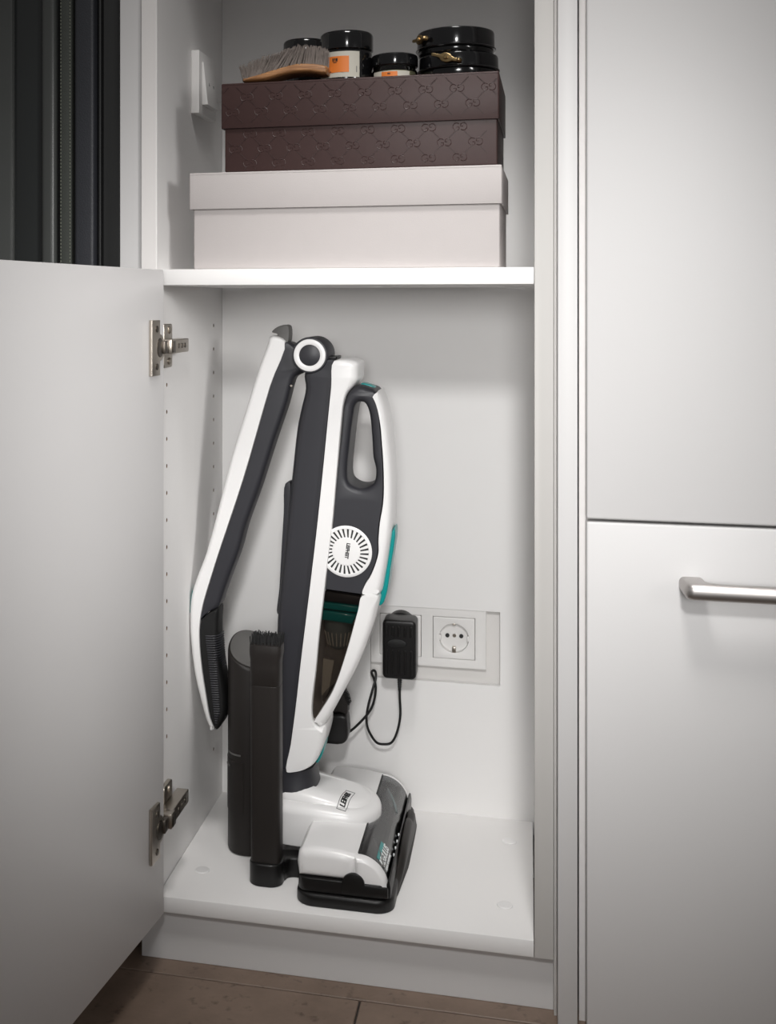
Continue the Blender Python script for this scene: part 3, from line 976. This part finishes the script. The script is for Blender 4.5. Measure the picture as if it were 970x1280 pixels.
def loft(bm, secs, n=40):
    """sections (z, cx, cy, rx, ry, power): super-elliptic rings joined into a closed skin"""
    rings = []
    for z, cx, cy, rx_, ry_, p in secs:
        rings.append([bm.verts.new((x, y, z)) for x, y in oval(cx, cy, rx_, ry_, n, p)])
    for r0, r1 in zip(rings, rings[1:]):
        for i in range(n):
            bm.faces.new((r0[i], r0[(i + 1) % n], r1[(i + 1) % n], r1[i]))
    bm.faces.new(list(reversed(rings[0])))
    bm.faces.new(rings[-1])
    return bm


loft(bm, [(.0268, .1160, .0668, .0178, .0145, 4.5), (.2335, .1155, .0668, .0180, .0145, 4.5), (.2340, .1155, .0668, .0176, .0141, 4.5)])
put('tube', bm, 'black_satin', bn)
bm = loft(B(), [(.2341, .1155, .0668, .0177, .0142, 4.5), (.2348, .1155, .0668, .0180, .0146, 4.5), (.2560, .1155, .0668, .0180, .0146, 4.5), (.2640, .1155, .0668, .0184, .0150, 4.5),
               (.2710, .1157, .0668, .0196, .0158, 4.2), (.2770, .1157, .0668, .0196, .0158, 4.2), (.2815, .1157, .0668, .0191, .0152, 4.2), (.2822, .1157, .0668, .0180, .0142, 4.2)])
put('brush_head', bm, 'black_satin', bn)
bm = B()
for q in range(9):
    for row in range(4):
        x = .0990 + .0336 * q / 8 + .0004 * (row % 2)
        y = .0560 + row * .0070
        for h in range(5):
            jx_, jy_ = random.gauss(0, .0005), random.gauss(0, .0006)
            tube(bm, [(x + jx_, y + jy_, .2800), (x + jx_ * 2.2, y + jy_ * 2.2, .2925 + random.uniform(-.0012, .0008))], .00055, 4)
e = put('bristles', bm, 'bristle_black', bn, smooth=0)
e['kind'] = 'stuff'

# ------------------------------------------------------------------ tall canister with slanted oval top
cn = thing('black_canister', 'tall black plastic canister with slanted oval top beside the handle', 'canister', (.077, .162, 0))


def canz(x, y):
    return .2445 - .333 * (x - .0815) + .286 * (y - .160)


CXc, CYc, CR1, CR2 = .0766, .1605, .0286, .0400
bm = B()
n = 64
ring_def = [(.92, lambda x, y: .0004), (.975, lambda x, y: .0014), (1.0, lambda x, y: .0045), (1.0, lambda x, y: .05), (1.0, lambda x, y: canz(x, y) - .0040), (.985, lambda x, y: canz(x, y) - .0010), (.95, lambda x, y: canz(x, y))]
rings = []
for s, fz in ring_def:
    rings.append([bm.verts.new((x, y, fz(x, y))) for x, y in oval(CXc, CYc, CR1 * s, CR2 * s, n, 2.3)])
for r0, r1 in zip(rings, rings[1:]):
    for i in range(n):
        bm.faces.new((r0[i], r0[(i + 1) % n], r1[(i + 1) % n], r1[i]))
bm.faces.new(list(reversed(rings[0])))
bm.faces.new(rings[-1])
cb = put('canister_body', bm, 'black_satin', cn)
bm = B()
rings = []
for s, dz in ((.90, -.0005), (.90, .0010), (.87, .0016)):
    rings.append([bm.verts.new((x, y, canz(x, y) + dz)) for x, y in oval(CXc, CYc, CR1 * s, CR2 * s, n, 2.3)])
for r0, r1 in zip(rings, rings[1:]):
    for i in range(n):
        bm.faces.new((r0[i], r0[(i + 1) % n], r1[(i + 1) % n], r1[i]))
bm.faces.new(list(reversed(rings[0])))
bm.faces.new(rings[-1])
put('top_plate', bm, 'hook_grey', cn)


def can_patch(a0, a1, z0, z1, s, th):
    bm = B()
    pts = oval(CXc, CYc, CR1, CR2, 360, 2.3)
    idx = list(range(a0, a1 + 1, 4))
    g = {}
    for li, sc_ in enumerate((s, s + th)):
        for zi, z in enumerate((z0, z1)):
            g[li, zi] = [bm.verts.new((CXc + (pts[i % 360][0] - CXc) * sc_, CYc + (pts[i % 360][1] - CYc) * sc_, z)) for i in idx]
    for p, q in (((0, 0), (0, 1)), ((0, 1), (1, 1)), ((1, 1), (1, 0)), ((1, 0), (0, 0))):
        for i in range(len(idx) - 1):
            bm.faces.new((g[p][i], g[p][i + 1], g[q][i + 1], g[q][i]))
    for e_ in (0, -1):
        bm.faces.new((g[0, 0][e_], g[0, 1][e_], g[1, 1][e_], g[1, 0][e_]))
    return bm


put('lower_panel', can_patch(184, 268, .052, .116, .999, .022), 'black_satin', cb)
put('latch', can_patch(208, 230, .1075, .1095, 1.018, .03), 'hook_grey', cb)
put('seam_ledge', can_patch(214, 262, .1235, .1255, .999, .018), 'hook_grey', cb)

# ------------------------------------------------------------------ cordless vacuum
vc = thing('cordless_vacuum', 'white and graphite upright cordless vacuum with folded handle', 'vacuum cleaner', (.20, .155, .0148))


def side(name, data, y0, y1, rx_, ry_, m, parent=vc, holes=(), sub=4, **k):
    return put(name, slab(B(), smooth_loop(mm(data), sub), y0, y1, rx_, ry_, axis='y', holes=[smooth_loop(mm(h), 5) for h in holes], n=5), m, parent, **k)


CY = .155
hs_ = side('handle_shell', HANDLE_SHELL, CY - .0190, CY + .0190, .0062, .0085, 'white_plastic')
hc = side('handle_core', HANDLE_CORE, CY - .0182, CY + .0182, .0062, .0070, 'graphite_plastic')
gp = side('grip', GRIP, CY - .0180, CY + .0180, .0055, .0075, 'black_rubber')
bm = B()
rl = [(.0339, .2610), (.0345, .2560)]
g0, g1 = (.0225, .2625), (.0330, .1560)
for i in range(38):
    f = i / 37
    x0 = .0225 + .0125 * f
    x1 = .0388 + .0075 * f
    if f > .88:
        x1 -= .006 * (f - .88) / .12
    z = .2655 - .1085 * f
    tube(bm, [(x0, CY - .0184, z), ((x0 + x1) / 2, CY - .0188, z + .0002), (x1 - .0045, CY - .0176, z + .0004), (x1 - .0014, CY - .0140, z + .0006), (x1 + .0002, CY - .008, z + .0006), (x1 + .0004, CY + .008, z + .0006)], .0010, 6)
put('ribs', bm, 'graphite_plastic', gp)
side('release_hook', HOOK, CY - .0120, CY + .0120, .001, .002, 'hook_grey', hs_)
put('handle_button', slab(B(), smooth_loop([(.0036, .3200), (.0018, .3120), (.0004, .2980), (.0003, .2915), (.0026, .2910), (.0050, .3050)], 3), CY - .011, CY + .011, .001, axis='y'), 'teal_plastic', hs_)
put('pin', lathe(B(), [(.0014, 0), (.0014, .001), (.0008, .0016)], (.1320, CY - .0187, .5820), 10, axis='y'), 'nickel', hc)

JX, JZ = .1577, .6206
jt = put('hinge_joint', lathe(B(), [(.0185, -.0336), (.0212, -.0332), (.0222, -.0318), (.0222, .0245), (.0205, .026)], (JX, CY, JZ), 56, axis='y'), 'graphite_plastic', vc)
put('joint_ring', lathe(B(), [(.0130, -.0332), (.0130, -.0342), (.0138, -.0348), (.0188, -.0348), (.0196, -.0342), (.0196, -.0332)], (JX, CY, JZ), 56, axis='y', closed=True), 'white_plastic', jt)
put('joint_disc', lathe(B(), [(.0128, -.0332), (.0128, -.0342), (.0122, -.0346)], (JX, CY, JZ), 48, axis='y'), 'graphite_plastic', jt)

bd = side('body', BODY_DARK, CY - .0310, CY + .0310, .0100, .0160, 'graphite_plastic')
side('rear_clip', REAR_CLIP, CY - .010, CY + .010, .0005, .001, 'graphite_plastic', bd)
sp = side('spine', SPINE, CY - .0385, CY + .0385, .0080, .0120, 'white_plastic')
put('top_cover', slab(B(), rrect(.1770, .1890, CY - .020, CY + .020, .003), .6155, .6190, .0008, axis='z'), 'black_plastic', bd)
hd = side('hand_unit', HAND_DARK, CY - .0345, CY + .0345, .0070, .0090, 'graphite_plastic', holes=[HAND_HOLE])
hsh = side('hand_shell', HAND_SHELL, CY - .0355, CY + .0355, .0085, .0180, 'white_plastic')
bs = side('bin_shell', BIN_SHELL, CY - .0360, CY + .0360, .0080, .0160, 'white_plastic')
side('rear_strip', TEAL_STRIP, CY - .017, CY + .017, .0012, .004, 'teal_plastic', hsh)
side('top_button', TOP_BUTTON, CY - .011, CY + .011, .0012, .003, 'teal_plastic', hd, sub=3)
side('release_button', NECK_BUTTON, CY - .014, CY + .014, .0010, .003, 'teal_plastic', sp, sub=3)

# dust container
bn_ = side('dust_container', BIN, CY - .0338, CY - .0322, .0003, .0003, 'smoky_bin')
side('far_wall', BIN, CY + .0322, CY + .0338, .0003, .0003, 'smoky_bin', bn_)
put('collar', slab(B(), [(.1765, .3330), (.2220, .3285), (.2190, .3185), (.1745, .3215)], CY - .030, CY + .030, .001, axis='y', n=2), 'graphite_plastic', bn_)
put('filter_ring', slab(B(), [(.1745, .3200), (.2188, .3172), (.2160, .3090), (.1735, .3118)], CY - .0312, CY + .0312, .002, axis='y', n=3), 'teal_plastic', bn_)
put('filter_ring', slab(B(), [(.1735, .3098), (.2150, .3072), (.2090, .2945), (.1718, .2975)], CY - .0305, CY + .0305, .003, axis='y', n=3), 'teal_plastic', bn_)
fb = lathe(B(), [(.0190, 0), (.0175, -.010), (.0150, -.024), (.0120, -.034), (.0060, -.0385)], (.1885, CY - .004, .2955), 32)
ft = put('filter_cone', fb, 'filter_grey', bn_)
for i in range(9):
    a = radians(190 + 20 * i)
    bm = tube(B(), [(.1885 + .0168 * cos(a), CY - .004 + .0168 * sin(a), .2800), (.1885 + .0128 * cos(a), CY - .004 + .0128 * sin(a), .2630)], .0008, 6)
    put('fin', bm, 'cream_label', ft)
put('baffle', slab(B(), [(.1690, .2430), (.1830, .2410), (.1770, .2080), (.1670, .1960)], CY - .002, CY + .002, .0008, axis='y', n=2), 'cream_label', bn_)

# round vent with radial slots
VX, VZ, VY = .2028, .3838, CY - .0345
vt = put('vent_cover', lathe(B(), [(.0312, .001), (.0312, -.0006), (.0302, -.0013), (.0276, -.0013), (.0272, -.0008), (.0168, -.0008), (.0164, -.0014), (.006, -.0018)], (VX, VY, VZ), 72, axis='y'), 'white_plastic', hd)
for i in range(28):
    a = 2 * pi * i / 28 + .05
    sl = a + .10
    pts = [(VX + .0172 * cos(a), VZ + .0172 * sin(a)), (VX + .0172 * cos(a + .095), VZ + .0172 * sin(a + .095)),
           (VX + .0272 * cos(a + .145), VZ + .0272 * sin(a + .145)), (VX + .0272 * cos(a + .055), VZ + .0272 * sin(a + .055))]
    put('slot', slab(B(), pts, VY - .0011, VY - .0004, .0002, axis='y', n=1), 'print_black', vt, smooth=0)
M = frame((VX + .0015, VY - .0018, VZ + .001), (-.14, 0, -1), (1, 0, -.14))
put('lettering', text_bm('LEIFHEIT', .0058, M, .0002, .00028, .86), 'print_black', vt, smooth=0)
sm = bx(.1778, .2345, CY - .0349, CY - .0343, .3322, .3330)

# cuff, neck and floor head
cf = loft(B(), [(.0660, .1345, CY, .0275, .040, 2.6), (.0760, .1355, CY, .0290, .0405, 2.6), (.0840, .1362, CY, .0292, .0395, 2.6), (.0920, .1360, CY, .0268, .0370, 2.6), (.1060, .1355, CY, .0256, .0355, 2.6), (.1120, .1352, CY, .0252, .035, 2.6)])
put('cuff', cf, 'graphite_plastic', vc)
put('cuff_rim', loft(B(), [(.0600, .1350, CY, .030, .0415, 2.6), (.0700, .1362, CY, .0308, .0420, 2.6), (.0742, .1365, CY, .0302, .0415, 2.6)]), 'black_plastic', vc)


def plan(x0, x1, hw, r):
    pts = [(x0 + r * .5, CY - hw), (x1 - hw * .75, CY - hw)]
    for q in range(1, 10):
        a = radians(-90 + 18 * q)
        pts.append((x1 - hw * .75 + hw * .75 * cos(a), CY + hw * sin(a)))
    pts += [(x1 - hw * .75, CY + hw), (x0 + r * .5, CY + hw), (x0, CY + hw * .8), (x0, CY - hw * .8)]
    return smooth_loop(pts, 3)


bm = slab(B(), plan(.1130, .2410, .054, .02), .0300, .0790, .001, axis='z', rx2=.014, ry2=.012, n=6)
for v in bm.verts:
    if v.co.z > .04:
        v.co.z -= max(0, v.co.x - .165) * .10 * (v.co.z - .04) / .04
NECK_LOW = BVHTree.FromBMesh(bm)
nk = put('neck', bm, 'white_plastic', vc)
bm = slab(B(), plan(.1180, .2340, .041, .02), .0600, .0930, .001, axis='z', rx2=.020, ry2=.013, n=6)
for v in bm.verts:
    v.co.z -= max(0, v.co.x - .150) * .20
NECK_BVH = [NECK_LOW, BVHTree.FromBMesh(bm)]
put('neck_cover', bm, 'white_plastic', vc)
M = frame((.2000, .1235, .0812), (.12, 1, .10), (-1, .12, .22))

hdp = [(.1615, .030), (.1595, .045), (.1610, .056), (.1660, .0625), (.185, .0640), (.2100, .0625), (.2290, .0590), (.2290, .030)]
hdm = put('floor_head', slab(B(), [(a, b) for a, b, *_ in hdp], .0220, .2860, .0100, .0100, axis='y', n=6), 'white_plastic', vc, smooth=45)


def arcprof(r_x, r_z, n=14):
    return [(.2290 + r_x * sin(pi / 2 * i / n), .0235 + r_z * cos(pi / 2 * i / n)) for i in range(n + 1)]


capo = [(.2250, .0240), (.2250, .0592)] + arcprof(.0345, .0352)
put('end_cap', slab(B(), capo, .0218, .0330, .0055, .0085, axis='y', n=5, rx2=.0005, ry2=.0005), 'white_plastic', vc, smooth=45)
put('end_cap', slab(B(), capo, .2750, .2862, .0005, .0005, axis='y', n=5, rx2=.0055, ry2=.0085), 'white_plastic', vc, smooth=45)
wo = arcprof(.0340, .0346) + list(reversed(arcprof(.0325, .0331)))
wn = put('brush_window', slab(B(), wo, .0332, .2748, .0002, axis='y', n=1), 'smoky_window', vc)
put('window_frame', slab(B(), arcprof(.0346, .0352, 14)[:15] + list(reversed(arcprof(.0340, .0346)[:15])), .0330, .0350, .0001, axis='y', n=1), 'black_plastic', wn)
put('window_frame', bx(.2284, .2300, .0335, .2745, .0570, .0594), 'black_plastic', wn, smooth=0)
rl = put('brush_roller', lathe(B(), [(.0185, 0), (.0195, .003), (.0195, .232), (.0185, .235)], (.2385, .0365, .0330), 28, axis='y'), 'black_rubber', vc)
for s in range(2):
    bm = B()
    pts = []
    for i in (range(26, 40) if s else range(40)):
        a = radians(30 + s * 180 + i * 7)
        pts.append((.2385 + .0200 * cos(a), .0385 + .231 * i / 39, .0330 + .0200 * sin(a)))
    tube(bm, pts, .0022, 6)
    put('bristle_row', bm, 'filter_grey' if s else 'hook_grey', rl)
put('chassis', slab(B(), rrect(.1605, .2640, .0205, .2875, .0120), .0150, .0305, .0015, axis='z'), 'black_plastic', vc)
put('bumper', slab(B(), [(.2610, .0150), (.2662, .0150), (.2665, .0270), (.2655, .0340), (.2638, .0350), (.2618, .0300)], .0250, .2840, .001, axis='y', n=2), 'black_plastic', vc)
semi = [(.2250 + .0128 * cos(radians(180 * q / 16)), .0295 + .0118 * sin(radians(180 * q / 16))) for q in range(17)] + [(.2122, .0170), (.2640, .0170), (.2640, .0285), (.2378, .0295)]
put('wheel_housing', slab(B(), semi, .0190, .0235, .001, axis='y', n=2), 'black_plastic', vc)
for i in range(4):
    y = .092 + .019 * i
    put('slit_light_bar', slab(B(), rrect(y - .0010, y + .0010, .0335, .0370, .0008, 3), .2622, .2640, .0002, axis='x', n=1), 'print_and_slit_light', wn, smooth=0)  # white bars paint in the light showing through the air slits

# lettering on the neck badge and on the window
def drape(bm, lift):
    """lay flat lettering on the curved neck cover"""
    for v in bm.verts:
        hits = [t_.ray_cast(Vector((v.co.x, v.co.y, .2)), Vector((0, 0, -1)))[0] for t_ in NECK_BVH]
        hits = [h_.z for h_ in hits if h_]
        if hits:
            v.co.z = max(hits) + lift * (1 if v.tag else .2)
    return bm


M = frame((.2010, .1290, .09), (.16, 1, 0), (-1, .16, 0))
per = []
for (p0, p1) in (((-.020, -.0056), (.020, -.0056)), ((.020, -.0056), (.020, .0056)), ((.020, .0056), (-.020, .0056)), ((-.020, .0056), (-.020, -.0056))):
    for q in range(12):
        f = q / 12
        w_ = M @ Vector((p0[0] + (p1[0] - p0[0]) * f, p0[1] + (p1[1] - p0[1]) * f, 0))
        zs = [h_.z for h_ in (t_.ray_cast(Vector((w_.x, w_.y, .2)), Vector((0, 0, -1)))[0] for t_ in NECK_BVH) if h_]
        per.append((w_.x, w_.y, max(zs) + .0003))
put('badge_outline', tube(B(), per + per[:1], .00038, 6), 'print_grey', nk)
bm = text_bm('LEIFHEIT', .0090, M, .0003, .00018, .82)
for v in bm.verts:
    v.tag = v.co.z > M.translation.z
put('lettering', drape(bm, .0009), 'print_black', nk, smooth=0)


def on_window(y, ang, lift=.0004):
    a = radians(ang)
    n_ = Vector((sin(a), 0, cos(a)))
    p = Vector((.2290 + (.0340 + lift) * sin(a), y, .0235 + (.0346 + lift) * cos(a)))
    return frame(p, (0, 1, 0), (-cos(a), 0, sin(a)))


put('lettering', text_bm('REGULUS', .0125, on_window(.0640, 50), .0002, .00025, .92), 'print_and_slit_light', wn, smooth=0)
put('lettering', text_bm('AQUA POWERVAC', .0052, on_window(.0630, 64), .0002, .00005, .95), 'print_and_slit_light', wn, smooth=0)
put('logo_field', slab(B(), [(-.0215, -.0012), (.0225, -.0012), (.0225, .0036), (-.0215, .0036)], -.0003, .0001, .0001, axis='z', n=1), 'teal_plastic', wn, xf=on_window(.0640, 41), smooth=0)
